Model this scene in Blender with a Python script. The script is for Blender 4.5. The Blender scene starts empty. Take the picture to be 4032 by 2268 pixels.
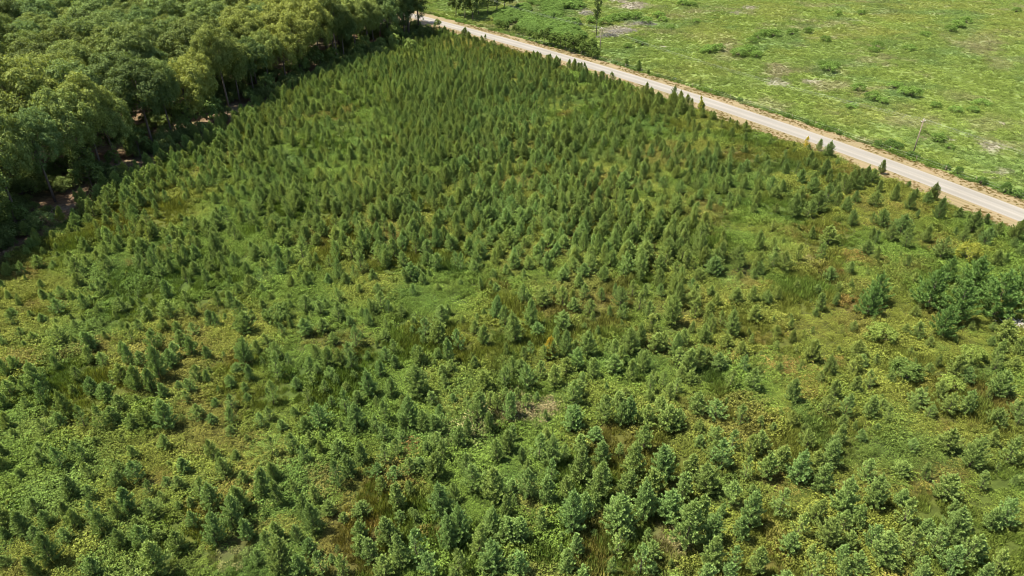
import bpy, math, random
import numpy as np
from mathutils import Vector

# ------------------------------------------------------------------ camera, sky, sun, exposure
scene = bpy.context.scene
COL = scene.collection
R = math.radians
CAM_H, PITCH, FPX = 60.0, R(31.5), 2688.0
cam_d = bpy.data.cameras.new("camera"); cam = bpy.data.objects.new("camera", cam_d); COL.objects.link(cam)
cam_d.sensor_width = 36.0; cam_d.lens = 36.0 * FPX / 4032.0
cam_d.clip_start = 0.5; cam_d.clip_end = 12000
cam.location = (0, 0, CAM_H); cam.rotation_euler = (math.pi / 2 - PITCH, 0, 0)
scene.camera = cam
SUN_EL, SUN_AZ = R(63), R(-86)          # azimuth measured from +y towards +x
sdir = Vector((math.sin(SUN_AZ) * math.cos(SUN_EL), math.cos(SUN_AZ) * math.cos(SUN_EL), math.sin(SUN_EL)))
w = bpy.data.worlds.new("World"); scene.world = w; w.use_nodes = True
wn = w.node_tree
sky = wn.nodes.new("ShaderNodeTexSky"); sky.sky_type = 'NISHITA'; sky.sun_disc = False
sky.sun_elevation = SUN_EL; sky.sun_rotation = SUN_AZ; sky.dust_density = 2.0
bg = wn.nodes["Background"]; bg.inputs[1].default_value = 0.088
wn.links.new(sky.outputs[0], bg.inputs[0])
sl = bpy.data.lights.new("sun", 'SUN'); sl.energy = 4.8; sl.angle = R(0.6); sl.color = (1.0, 0.935, 0.79)
so = bpy.data.objects.new("sun", sl); COL.objects.link(so); so.location = (-60, 60, 120)
so.rotation_euler = sdir.to_track_quat('Z', 'Y').to_euler()
vs = scene.view_settings; vs.view_transform = 'Standard'; vs.look = 'None'; vs.gamma = 1.0
vs.exposure = 1.85; vs.use_curve_mapping = False
scene.cycles.filter_width = 0.95; scene.cycles.max_bounces = 6; scene.cycles.transmission_bounces = 3; scene.cycles.diffuse_bounces = 3

rng = np.random.default_rng(7); rnd = random.Random(7)

# ------------------------------------------------------------------ ground positions (survey of the site)
cp, sp = math.cos(PITCH), math.sin(PITCH)
def gp(u, v):                      # ground point of a surveyed sight line
    u = np.asarray(u, float); v = np.asarray(v, float)
    dx = u - 2016; dy = FPX * cp + (1134 - v) * sp; dz = -FPX * sp + (1134 - v) * cp
    t = -CAM_H / dz
    return dx * t, dy * t
def proj(x, y, z=0.0):
    dz = z - CAM_H; wv = y * cp - dz * sp; up = y * sp + dz * cp
    return 2016 + FPX * x / wv, 1134 - FPX * up / wv, wv

TAB = [np.random.default_rng(100 + i).random((256, 256)) for i in range(8)]
def vn(x, y, s, k=0):
    x = np.asarray(x, float) / s + 1000; y = np.asarray(y, float) / s + 1000
    xi = np.floor(x).astype(int); yi = np.floor(y).astype(int); fx = x - xi; fy = y - yi
    fx = fx * fx * (3 - 2 * fx); fy = fy * fy * (3 - 2 * fy); T = TAB[k]
    a = T[xi & 255, yi & 255]; b = T[(xi + 1) & 255, yi & 255]; c = T[xi & 255, (yi + 1) & 255]; d = T[(xi + 1) & 255, (yi + 1) & 255]
    return (a * (1 - fx) + b * fx) * (1 - fy) + (c * (1 - fx) + d * fx) * fy
def fbm(x, y, s, k=0): return 0.5 * vn(x, y, s, k) + 0.3 * vn(x, y, s * .47, (k + 1) % 8) + 0.2 * vn(x, y, s * .21, (k + 2) % 8)
def sst(a, b, x): t = np.clip((np.asarray(x, float) - a) / (b - a), 0, 1); return t * t * (3 - 2 * t)

# road: far edge surveyed, near edge offset by its width
RW = 6.6
fe = np.array([gp(u, v) for u, v in ((1640, 56), (1748, 85), (2016, 157), (2460, 284), (3024, 459), (3317, 567), (3600, 665), (4032, 822))])
pc = np.polyfit(fe[:, 1], fe[:, 0], 3)
lo, hi = fe[:, 1].min(), fe[:, 1].max()
def road_x(y):                     # far-edge x as a function of y, straight beyond the survey
    y = np.asarray(y, float); yc = np.clip(y, lo, hi); der = np.polyval(np.polyder(pc), yc)
    return np.polyval(pc, yc) + der * (y - yc)
YS = np.arange(-150, 900, 3.0); XS = road_x(YS)
tx = np.gradient(XS, YS); nl = np.sqrt(1 + tx * tx); NX, NY = 1 / nl, -tx / nl     # unit normal pointing right (field side)
def road_s(x, y):                  # signed distance from the far edge, + on the field side
    y = np.asarray(y, float); x = np.asarray(x, float)
    dd = np.interp(y, YS, tx); return (x - road_x(y)) / np.sqrt(1 + dd * dd)
# wood edge
we = np.array([gp(u, v) for u, v in ((-500, 1330), (0, 985), (200, 860), (420, 725), (640, 600), (900, 478), (1130, 352), (1380, 268), (1490, 215), (1600, 165), (1700, 112))])
we = we[np.argsort(we[:, 1])]
def wood_x(y):
    y = np.asarray(y, float); e = np.interp(y, we[:, 1], we[:, 0])
    return np.where(y < we[0, 1], we[0, 0] - (we[0, 1] - y) * .4, np.where(y > we[-1, 1], we[-1, 0], e))
def wood_s(x, y): return wood_x(y) - np.asarray(x, float)      # + inside the wood
def gh(x, y):                      # ground height
    m = sst(7, 30, np.abs(road_s(x, y) + RW / 2))
    return m * (1.5 * (vn(x, y, 60, 3) - .5) + .5 * (vn(x, y, 17, 4) - .5))

# ------------------------------------------------------------------ ground-cover colours over the site
def lerp(a, b, t): return a + (b - a) * np.asarray(t)[..., None]
C = lambda *a: np.array(a, float)
S_GREEN, S_YEL, S_OLIVE, S_DEEP, S_TAN, S_RUST = C(.090, .138, .025), C(.122, .140, .026), C(.124, .110, .029), C(.064, .112, .026), C(.200, .168, .088), C(.155, .100, .033)
F_GREEN, F_BRIGHT, F_YEL, F_TAN, F_GREY, F_DEEP = C(.142, .192, .048), C(.156, .206, .048), C(.178, .202, .053), C(.196, .182, .100), C(.250, .226, .178), C(.106, .168, .055)
# patches: (u, v, ru, rv, colour, strength)
PATCH = [(1980, 1630, 150, 50, S_TAN, .8), (2110, 1610, 70, 35, S_TAN, .9), (1860, 1700, 70, 40, S_TAN, .6), (1615, 1775, 25, 15, S_RUST, .9), (1490, 2090, 55, 35, S_RUST, .6), (1720, 2100, 40, 30, S_RUST, .6),
 (1950, 660, 150, 60, S_YEL, .7), (2050, 590, 130, 50, S_OLIVE, .45), (1900, 1000, 200, 60, S_YEL, .6), (2200, 1220, 180, 45, S_OLIVE, .7), (2380, 1200, 120, 40, S_RUST, .35), (3300, 1075, 25, 14, S_RUST, 1), (3330, 1190, 45, 25, S_RUST, .7),
 (3180, 1020, 30, 25, S_TAN, .8), (3380, 1010, 40, 20, S_RUST, .6), (2330, 760, 110, 40, S_OLIVE, .7), (2600, 620, 160, 40, S_OLIVE, .6), (2900, 610, 130, 40, S_OLIVE, .6), (3520, 1190, 120, 60, S_YEL, .55), (3620, 1330, 200, 70, S_YEL, .5),
 (3090, 1450, 45, 25, S_RUST, .7), (3290, 1440, 35, 22, S_RUST, .6), (2330, 2080, 160, 40, S_OLIVE, .7), (2640, 2130, 70, 60, S_TAN, .7), (2560, 2200, 120, 60, S_OLIVE, .6), (2070, 1960, 90, 60, S_OLIVE, .6), (3040, 2110, 50, 130, S_OLIVE, .7), (3060, 2230, 40, 30, S_RUST, .7),
 (900, 2190, 90, 45, S_TAN, .45), (950, 2110, 50, 30, S_OLIVE, .8), (780, 2040, 60, 50, S_YEL, .6), (930, 1740, 80, 40, S_OLIVE, .6), (560, 1030, 60, 25, S_RUST, .5), (130, 1200, 45, 25, S_OLIVE, .9), (80, 1410, 60, 35, S_OLIVE, .8), (920, 1430, 50, 25, S_RUST, .5), (320, 2080, 60, 30, S_OLIVE, .5), (1110, 1790, 50, 40, S_OLIVE, .5),
 (1180, 420, 60, 35, S_YEL, .6), (2750, 820, 140, 30, S_OLIVE, .5), (200, 1700, 300, 60, S_YEL, .35), (700, 1250, 300, 60, S_YEL, .4), (3800, 900, 200, 60, S_GREEN, .7), (3500, 950, 200, 60, S_GREEN, .6), (3650, 1800, 350, 90, S_DEEP, .6), (1250, 1330, 60, 30, S_RUST, .4), (1400, 1350, 140, 40, S_OLIVE, .5),
 (240, 735, 40, 22, F_TAN, 1)]
FPATCH = [(2430, 125, 85, 22, F_GREY, .9), (2500, 95, 50, 14, F_GREY, .8), (2500, 20, 60, 14, F_GREY, 1), (2440, 8, 40, 8, F_GREY, .9), (2300, 45, 25, 20, F_GREY, .7), (2220, 70, 50, 14, F_TAN, .8), (2960, 28, 40, 10, F_GREY, .9), (2900, 50, 30, 8, F_GREY, .7), (2850, 175, 60, 40, F_TAN, .8), (2860, 230, 60, 20, F_TAN, .4),
 (3070, 285, 70, 40, F_TAN, .9), (3060, 330, 60, 18, F_GREY, .7), (3190, 325, 50, 12, F_GREY, .8), (3280, 345, 90, 25, F_TAN, .7), (3250, 280, 120, 20, F_TAN, .5), (2615, 188, 14, 5, F_GREY, 1), (2760, 130, 12, 6, F_GREY, .9), (3600, 480, 130, 40, F_TAN, .55), (3600, 450, 90, 30, F_YEL, .7), (3900, 590, 60, 28, F_GREY, .8), (3880, 500, 110, 40, F_TAN, .4),
 (3930, 690, 50, 18, F_GREY, .6), (3870, 170, 90, 50, F_TAN, .5), (3930, 250, 60, 30, F_TAN, .5), (3760, 380, 80, 30, F_TAN, .3), (3930, 490, 26, 8, F_GREY, 1), (3740, 555, 30, 6, F_GREY, .9), (3650, 550, 24, 10, F_TAN, .9), (3480, 135, 90, 14, F_YEL, .9), (3560, 70, 110, 22, F_YEL, .8), (3420, 115, 70, 16, F_YEL, .6), (3040, 50, 90, 40, F_YEL, .7), (2790, 130, 120, 60, F_YEL, .7), (2640, 240, 140, 40, F_BRIGHT, .8),
 (3900, 330, 120, 60, F_BRIGHT, .9), (3700, 440, 160, 30, F_BRIGHT, .7), (2850, 330, 160, 30, F_GREEN, .7), (3250, 520, 140, 28, F_GREEN, .9), (3090, 150, 110, 50, F_DEEP, .55), (3250, 280, 60, 30, F_DEEP, .6), (3560, 370, 60, 22, F_DEEP, .9), (3420, 400, 40, 15, F_DEEP, .5), (3780, 100, 100, 60, F_DEEP, .45), (2480, 70, 90, 22, F_DEEP, .8), (2120, 60, 170, 60, F_DEEP, .6), (2200, 20, 120, 30, F_DEEP, .5), (2700, 50, 100, 30, F_TAN, .3), (2590, 100, 70, 25, F_DEEP, .5), (2980, 190, 60, 40, F_DEEP, .7)]
def apply_patches(col, u, v, x, y, lst):
    j = fbm(x, y, 9, 5) - .5; j2 = vn(x, y, 3, 6) - .5
    for (pu, pv, ru, rv, c, s) in lst:
        d = np.sqrt(((u - pu) / ru) ** 2 + ((v - pv) / rv) ** 2) + j * .9 + j2 * .5
        m = s * (1 - sst(.55, 1.15, d))
        col = lerp(col, c, m)
    return col
def site_tint(x, y):
    x = np.asarray(x, float); y = np.asarray(y, float)
    ok = y > 20; yy = np.where(ok, y, 20); u, v, _ = proj(x, yy)
    rs = road_s(x, y); ws = wood_s(x, y)
    a, b, c, d = fbm(x, y, 26, 0), fbm(x, y, 13, 2), fbm(x, y, 8, 4), vn(x, y, 4, 6)
    scrub = lerp(np.broadcast_to(S_GREEN, x.shape + (3,)), S_YEL, sst(.40, .62, a + .25 * (c - .5)))
    scrub = lerp(scrub, S_OLIVE, .6 * sst(.60, .74, b)); scrub = lerp(scrub, S_DEEP, .7 * sst(.58, .72, 1 - b))
    scrub = lerp(scrub, S_RUST, .45 * sst(.68, .78, c))
    scrub = apply_patches(scrub, u, v, x, y, PATCH)
    fld = lerp(np.broadcast_to(F_GREEN, x.shape + (3,)), F_BRIGHT, sst(.38, .62, a)); fld = lerp(fld, F_YEL, .7 * sst(.5, .68, fbm(x, y, 34, 5)))
    fld = lerp(fld, F_TAN, .6 * sst(.58, .76, b)); fld = lerp(fld, F_DEEP, .5 * sst(.54, .74, fbm(x, y, 17, 6)))
    fld = apply_patches(fld, u, v, x, y, FPATCH)
    lit = lerp(np.broadcast_to(C(.13, .085, .050), x.shape + (3,)), C(.24, .18, .12), sst(.42, .62, c)); lit = lerp(lit, C(.05, .06, .02), .6 * sst(.5, .65, b))
    out = lerp(scrub, fld, sst(-RW / 2 - .5, -RW / 2 + .5, rs))
    return lerp(out, lit, sst(-4.5, -2.0, ws + 2.5 * (c - .5)) * (rs < -RW))

# ------------------------------------------------------------------ materials
def nodes(m): m.use_nodes = True; return m.node_tree.nodes, m.node_tree.links
def N(ns, t, **k):
    n = ns.new(t)
    for a, b in k.items(): setattr(n, a, b)
    return n
def leaf_mat(name, base, mode, trans=.28, var=.35, rough=.75, spec=.06):
    m = bpy.data.materials.new(name); ns, ln = nodes(m); p = ns["Principled BSDF"]; out = ns["Material Output"]
    p.inputs["Roughness"].default_value = rough; p.inputs["Specular IOR Level"].default_value = spec
    geo = N(ns, "ShaderNodeNewGeometry"); mr = N(ns, "ShaderNodeMapRange"); mr.inputs[3].default_value = 1 - var; mr.inputs[4].default_value = 1 + var
    ln.new(geo.outputs["Random Per Island"], mr.inputs[0])
    if mode == 'object':
        oi = N(ns, "ShaderNodeObjectInfo"); tint = oi.outputs["Color"]
    else:
        at = N(ns, "ShaderNodeAttribute", attribute_type='INSTANCER', attribute_name='tint'); tint = at.outputs["Color"]
    mul = N(ns, "ShaderNodeMix", data_type='RGBA', blend_type='MULTIPLY'); mul.inputs[0].default_value = 1; mul.inputs[6].default_value = (*base, 1); ln.new(tint, mul.inputs[7])
    sc = N(ns, "ShaderNodeVectorMath", operation='SCALE'); ln.new(mul.outputs[2], sc.inputs[0]); ln.new(mr.outputs[0], sc.inputs[3])
    ln.new(sc.outputs[0], p.inputs["Base Color"])
    tr = N(ns, "ShaderNodeBsdfTranslucent"); tc = N(ns, "ShaderNodeMix", data_type='RGBA', blend_type='MULTIPLY'); tc.inputs[0].default_value = 1; tc.inputs[7].default_value = (1.25, 1.2, .5, 1)
    ln.new(sc.outputs[0], tc.inputs[6]); ln.new(tc.outputs[2], tr.inputs[0])
    mx = N(ns, "ShaderNodeMixShader"); mx.inputs[0].default_value = trans; ln.new(p.outputs[0], mx.inputs[1]); ln.new(tr.outputs[0], mx.inputs[2]); ln.new(mx.outputs[0], out.inputs[0])
    return m
def noise_mat(name, c1, c2, scale, rough=.9, bump=.0, detail=6):
    m = bpy.data.materials.new(name); ns, ln = nodes(m); p = ns["Principled BSDF"]; p.inputs["Roughness"].default_value = rough; p.inputs["Specular IOR Level"].default_value = .2
    tc = N(ns, "ShaderNodeTexCoord"); nz = N(ns, "ShaderNodeTexNoise"); nz.inputs["Scale"].default_value = scale; nz.inputs["Detail"].default_value = detail; ln.new(tc.outputs["Object"], nz.inputs["Vector"])
    cr = N(ns, "ShaderNodeValToRGB"); cr.color_ramp.elements[0].position = .32; cr.color_ramp.elements[1].position = .68
    cr.color_ramp.elements[0].color = (*c1, 1); cr.color_ramp.elements[1].color = (*c2, 1); ln.new(nz.outputs[0], cr.inputs[0]); ln.new(cr.outputs[0], p.inputs["Base Color"])
    if bump:
        b = N(ns, "ShaderNodeBump"); b.inputs["Strength"].default_value = bump; ln.new(nz.outputs[0], b.inputs["Height"]); ln.new(b.outputs[0], p.inputs["Normal"])
    return m
BARK = noise_mat("bark", (.045, .034, .026), (.12, .095, .075), 9, bump=.5)
BARK_GREY = noise_mat("grey_bark", (.10, .092, .08), (.26, .24, .21), 7, bump=.5)
WOOD = noise_mat("weathered_wood", (.13, .10, .07), (.26, .21, .15), 6, bump=.3)
PINE_B, BROAD_B, ONE = (.130, .176, .046), (.108, .144, .043), (1, 1, 1)
PINE_O, PINE_I = leaf_mat("pine_needles", PINE_B, 'object', trans=.18, var=.42), leaf_mat("pine_needles_far", PINE_B, 'inst', trans=.18, var=.42)
BROAD_O, BROAD_I = leaf_mat("broadleaf_foliage", BROAD_B, 'object'), leaf_mat("broadleaf_foliage_far", BROAD_B, 'inst')
COVER_I = leaf_mat("ground_cover_leaves", ONE, 'inst', trans=.25, var=.5)

def ground_mat():
    m = bpy.data.materials.new("ground_soil_and_moss"); ns, ln = nodes(m); p = ns["Principled BSDF"]; p.inputs["Roughness"].default_value = .95; p.inputs["Specular IOR Level"].default_value = .1
    at = N(ns, "ShaderNodeAttribute", attribute_name='tint'); geo = N(ns, "ShaderNodeNewGeometry")
    n1 = N(ns, "ShaderNodeTexNoise"); n1.inputs["Scale"].default_value = 1.1; n1.inputs["Detail"].default_value = 8; n1.inputs["Roughness"].default_value = .7; ln.new(geo.outputs["Position"], n1.inputs["Vector"])
    mr = N(ns, "ShaderNodeMapRange"); mr.inputs[1].default_value = .3; mr.inputs[2].default_value = .7; mr.inputs[3].default_value = .5; mr.inputs[4].default_value = 1.2; ln.new(n1.outputs[0], mr.inputs[0])
    sc = N(ns, "ShaderNodeVectorMath", operation='SCALE'); ln.new(at.outputs["Color"], sc.inputs[0]); ln.new(mr.outputs[0], sc.inputs[3]); ln.new(sc.outputs[0], p.inputs["Base Color"])
    b = N(ns, "ShaderNodeBump"); b.inputs["Strength"].default_value = .9; b.inputs["Distance"].default_value = .35; ln.new(n1.outputs[0], b.inputs["Height"]); ln.new(b.outputs[0], p.inputs["Normal"])
    return m
def strip_mat(name, ramp, su, sv, bump, rough=.92, fine=9.0, tracks=None):   # streaks that run along a strip (uv: across, along)
    m = bpy.data.materials.new(name); ns, ln = nodes(m); p = ns["Principled BSDF"]; p.inputs["Roughness"].default_value = rough; p.inputs["Specular IOR Level"].default_value = .2
    uv = N(ns, "ShaderNodeUVMap"); mp = N(ns, "ShaderNodeMapping"); mp.inputs["Scale"].default_value = (su, sv, 1); ln.new(uv.outputs[0], mp.inputs[0])
    n1 = N(ns, "ShaderNodeTexNoise"); n1.inputs["Scale"].default_value = 1; n1.inputs["Detail"].default_value = 5; ln.new(mp.outputs[0], n1.inputs["Vector"])
    n2 = N(ns, "ShaderNodeTexNoise"); n2.inputs["Scale"].default_value = fine; n2.inputs["Detail"].default_value = 6; geo = N(ns, "ShaderNodeNewGeometry"); ln.new(geo.outputs["Position"], n2.inputs["Vector"])
    n3 = N(ns, "ShaderNodeTexNoise"); n3.inputs["Scale"].default_value = .09; n3.inputs["Detail"].default_value = 4; ln.new(geo.outputs["Position"], n3.inputs["Vector"])
    mx = N(ns, "ShaderNodeMix", data_type='FLOAT'); mx.inputs[0].default_value = .35; ln.new(n1.outputs[0], mx.inputs[2]); ln.new(n3.outputs[0], mx.inputs[3])
    cr = N(ns, "ShaderNodeValToRGB"); el = cr.color_ramp.elements
    while len(el) < len(ramp): el.new(.5)
    for e, (q, c) in zip(el, ramp): e.position = q; e.color = (*c, 1)
    ln.new(mx.outputs[0], cr.inputs[0])
    mr = N(ns, "ShaderNodeMapRange"); mr.inputs[3].default_value = .8; mr.inputs[4].default_value = 1.2; ln.new(n2.outputs[0], mr.inputs[0])
    sc = N(ns, "ShaderNodeVectorMath", operation='SCALE'); ln.new(cr.outputs[0], sc.inputs[0]); ln.new(mr.outputs[0], sc.inputs[3]); ln.new(sc.outputs[0], p.inputs["Base Color"])
    if tracks:                                   # worn wheel paths: bands across the strip, broken up by the streak noise
        sx = N(ns, "ShaderNodeSeparateXYZ"); ln.new(uv.outputs[0], sx.inputs[0]); ad = N(ns, "ShaderNodeMath", operation='MULTIPLY_ADD'); ln.new(n3.outputs[0], ad.inputs[0]); ad.inputs[1].default_value = .9; ln.new(sx.outputs[0], ad.inputs[2])
        ml = N(ns, "ShaderNodeMath", operation='MULTIPLY'); ln.new(ad.outputs[0], ml.inputs[0]); ml.inputs[1].default_value = 2 * math.pi / tracks; cs = N(ns, "ShaderNodeMath", operation='COSINE'); ln.new(ml.outputs[0], cs.inputs[0])
        m2 = N(ns, "ShaderNodeMapRange"); m2.inputs[1].default_value = -1; m2.inputs[3].default_value = .88; m2.inputs[4].default_value = 1.1; ln.new(cs.outputs[0], m2.inputs[0])
        s2 = N(ns, "ShaderNodeVectorMath", operation='SCALE'); ln.new(sc.outputs[0], s2.inputs[0]); ln.new(m2.outputs[0], s2.inputs[3]); ln.new(s2.outputs[0], p.inputs["Base Color"])
    b = N(ns, "ShaderNodeBump"); b.inputs["Strength"].default_value = bump; b.inputs["Distance"].default_value = .1; ln.new(n2.outputs[0], b.inputs["Height"]); ln.new(b.outputs[0], p.inputs["Normal"])
    return m

# ------------------------------------------------------------------ mesh helpers
def quad_mesh(name, V, mat):       # V: (n,4,3)
    n = len(V); me = bpy.data.meshes.new(name)
    me.vertices.add(4 * n); me.vertices.foreach_set("co", np.ascontiguousarray(V, dtype=np.float32).ravel())
    me.loops.add(4 * n); me.loops.foreach_set("vertex_index", np.arange(4 * n, dtype=np.int32))
    me.polygons.add(n); me.polygons.foreach_set("loop_start", np.arange(0, 4 * n, 4, dtype=np.int32))
    me.update(calc_edges=True); me.validate(); me.materials.append(mat); return me
def nrm(a): return a / np.maximum(np.linalg.norm(a, axis=-1, keepdims=True), 1e-9)
def cards(P, D, U, L, W, bend=0.0):
    D = nrm(D); S = nrm(np.cross(D, U)); L = np.asarray(L)[..., None]; W = np.asarray(W)[..., None]
    Nn = np.cross(S, D); mid = P + D * L * .5 + Nn * L * bend
    return np.stack([P, mid + S * W * .5, P + D * L, mid - S * W * .5], axis=1)
def tube(pts, rads, n=5, vb=None, fb=None):
    vb = [] if vb is None else vb; fb = [] if fb is None else fb; base = len(vb); pts = [Vector(p) for p in pts]
    for i, p in enumerate(pts):
        t = (pts[min(i + 1, len(pts) - 1)] - pts[max(i - 1, 0)]).normalized()
        a = t.orthogonal().normalized(); b = t.cross(a)
        for k in range(n):
            an = 2 * math.pi * k / n; vb.append(tuple(p + (a * math.cos(an) + b * math.sin(an)) * rads[i]))
    for i in range(len(pts) - 1):
        for k in range(n):
            q = base + i * n + k; q2 = base + i * n + (k + 1) % n; fb.append((q, q2, q2 + n, q + n))
    fb.append(tuple(base + (len(pts) - 1) * n + k for k in range(n))); fb.append(tuple(base + n - 1 - k for k in range(n)))
    return vb, fb
def py_mesh(name, vb, fb, mat, smooth=True):
    me = bpy.data.meshes.new(name); me.from_pydata(vb, [], fb); me.materials.append(mat)
    if smooth: me.polygons.foreach_set("use_smooth", [True] * len(me.polygons))
    me.update(); return me
def obj(name, me, parent=None, color=None):
    o = bpy.data.objects.new(name, me); COL.objects.link(o)
    if parent: o.parent = parent
    if color is not None: o.color = (*[float(c) for c in color], 1)
    return o
def tag(o, label=None, cat=None, group=None, kind=None):
    for k, v in (("label", label), ("category", cat), ("group", group), ("kind", kind)):
        if v: o[k] = v
    return o
def plant(name, var, x, y, s, rz, color, label, cat, group=None, z=None, sxy=1.0, tilt=(0, 0)):
    """one plant = an empty at its foot with a stem and foliage of its own"""
    e = bpy.data.objects.new(name, None); COL.objects.link(e); e.empty_display_size = .3
    e.location = (x, y, (float(gh(x, y)) if z is None else z) - .06); e.rotation_euler = (tilt[0], tilt[1], rz); e.scale = (s * sxy, s * sxy, s)
    tag(e, label, cat, group)
    for pn, me in var: obj(pn, me, e, color)
    return e

# ------------------------------------------------------------------ plant builders (unit: metres at scale 1)
def make_pine(seed, H=4.0, spread=.30, whorls=7, dense=1.0, up=.75, mats=(PINE_O, BARK), nm='young_pine', needle=.25):
    r = np.random.default_rng(seed); vb, fb = [], []
    lean = r.normal(0, .02, 2)
    ax = lambda z: np.array([lean[0] * z * z / H + .03 * math.sin(z * 1.7 + seed), lean[1] * z * z / H + .03 * math.cos(z * 1.3 + seed), z])
    tube([ax(z) for z in np.linspace(0, H * .97, 6)], list(np.linspace(.055, .012, 6) * H / 4), 6, vb, fb)
    P, D = [], []                                   # shoots
    def shoot(p, d, n): P.append(p); D.append(d)
    for i in range(whorls * 2 - 1):
        f = i / (whorls * 2 - 2); z = H * (.10 + .80 * f); full = i % 2 == 0
        n = int(r.integers(5, 8) * dense) if full else int(r.integers(2, 5) * dense)
        prof = (1 - f) ** .85 * (.72 + .28 * min(1, f * 5 + .3))
        L0 = H * spread * prof * (1.0 if full else .72) + .14
        a0 = r.random() * 6.28
        for k in range(n):
            an = a0 + 6.283 * k / n + r.normal(0, .22); L = L0 * r.uniform(.72, 1.18)
            el = up * (.55 + .75 * f) + r.normal(0, .1)
            o = ax(z); pts = []
            for q in (0, .35, .7, 1.0):
                h = L * q; pts.append(o + np.array([math.cos(an) * h, math.sin(an) * h, math.tan(min(el, 1.25)) * h * .55 + .38 * h * q]))
            tube(pts, [.016, .012, .008, .005], 3, vb, fb)
            m = max(2, int(L / .19 * dense))
            for j in range(m):
                q = .22 + .78 * (j + r.random() * .6) / m; q = min(q, 1)
                b = np.array([np.interp(q, (0, .35, .7, 1.0), [c[t] for c in pts]) for t in range(3)])
                ta = an + r.normal(0, .75) * (1 if q < .95 else .2); te = .98 + r.normal(0, .25)
                d = np.array([math.cos(ta) * math.cos(te), math.sin(ta) * math.cos(te), math.sin(te)])
                off = r.normal(0, .055, 3); shoot(b + off, d, 1)
            shoot(pts[-1], nrm(np.array([math.cos(an) * .42, math.sin(an) * .42, .9])), 1)
    for q in np.linspace(.78, 1.04, 9): shoot(ax(H * q), np.array([r.normal(0, .12), r.normal(0, .12), 1.0]), 1)
    P, D = np.array(P), nrm(np.array(D)); n = len(P)
    K = 18; A = np.repeat(D, K, 0); rv = nrm(r.normal(0, 1, (n * K, 3))); rad = nrm(rv - A * (rv * A).sum(1, keepdims=True)); ln_ = needle * r.uniform(.8, 1.25, n * K)
    Pn = np.repeat(P, K, 0) + A * (r.random((n * K, 1)) * .16) + rad * .035          # needles sweeping along the shoot, seen from outside
    V1 = cards(Pn, A * .85 + rad * r.uniform(.15, .55, (n * K, 1)), rad + A * .25 + r.normal(0, .2, rad.shape), ln_, .052 * r.uniform(.7, 1.3, n * K))
    K = 7; rv = nrm(r.normal(0, 1, (n * K, 3))); Dn = nrm(np.repeat(D, K, 0) * .8 + rv * .8)     # and some standing out
    V2 = cards(np.repeat(P, K, 0), Dn, nrm(r.normal(0, 1, (n * K, 3))), needle * r.uniform(.8, 1.3, n * K),   .035 * r.uniform(.7, 1.3, n * K))
    V = np.concatenate([V1, V2])
    return [('trunk', py_mesh(nm + '_trunk', vb, fb, mats[1])), ('crown', quad_mesh(nm + '_crown', V, mats[0]))]

def leaf_clumps(r, cent, rad, n_leaf, size, out_from):
    """leaf faces on the shells of many small clumps"""
    m = len(cent); c = np.repeat(cent, n_leaf, 0); rr = np.repeat(rad, n_leaf)[:, None]
    od = nrm(c - out_from); d = nrm(r.normal(0, 1, (m * n_leaf, 3)) + od * .7 + np.array([0, 0, .35]))
    P = c + d * rr * r.uniform(.55, 1.08, (m * n_leaf, 1))
    Nn = nrm(d + r.normal(0, .45, d.shape)); T = nrm(np.cross(Nn, r.normal(0, 1, d.shape)))
    L = size * r.uniform(.7, 1.35, m * n_leaf)
    return cards(P - T * L[:, None] * .5, T, Nn, L, L * .72, bend=.08)
def make_broadleaf(seed, H=17.0, Rc=6.2, lobes=18, sub=17, leaf_n=80, leaf=.31, low=.30, mats=(BROAD_O, BARK), nm='broadleaf_tree', clump=1.0, tr=.26):
    r = np.random.default_rng(seed); vb, fb = [], []; zc = H * (low + (1 - low) * .50); vz = H * (1 - low) * .5
    lean = r.normal(0, .35, 2); top = np.array([lean[0], lean[1], zc + vz * .45])
    tube([(0, 0, 0), (lean[0] * .2, lean[1] * .2, H * low * .6), (lean[0] * .6, lean[1] * .6, zc - vz * .3), tuple(top)], [tr * 1.25, tr, tr * .7, tr * .25], 8, vb, fb)
    LC, LR = [], []
    for i in range(lobes):
        f = (i + .5) / lobes; cz = 1 - 1.72 * f; an = i * 2.39996 + r.normal(0, .3); s = math.sqrt(max(0, 1 - cz * cz))
        k = r.uniform(.50, .74); LC.append([math.cos(an) * s * Rc * k + lean[0], math.sin(an) * s * Rc * k + lean[1], zc + cz * vz * k * r.uniform(.85, 1.12)]); LR.append(Rc * r.uniform(.30, .46))
        o = Vector((lean[0] * .5, lean[1] * .5, min(zc - vz * .45 + vz * .35 * r.random(), LC[-1][2] - .2))); e = Vector(LC[-1]); mid = o.lerp(e, .55) + Vector((0, 0, .35))
        tube([o, mid, e], [tr * .42, tr * .24, tr * .08], 5, vb, fb)
    LC = np.array(LC); LR = np.array(LR); m = lobes * sub
    c = np.repeat(LC, sub, 0); o = np.array([lean[0], lean[1], zc - vz * .5])
    d = nrm(r.normal(0, 1, (m, 3)) + nrm(c - o) * 1.05); cent = c + d * np.repeat(LR, sub)[:, None] * r.uniform(.75, 1.05, (m, 1))
    V = leaf_clumps(r, cent, clump * r.uniform(.65, 1.25, m), leaf_n, leaf, o)
    return [('trunk', py_mesh(nm + '_trunk', vb, fb, mats[1])), ('crown', quad_mesh(nm + '_crown', V, mats[0]))]
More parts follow.
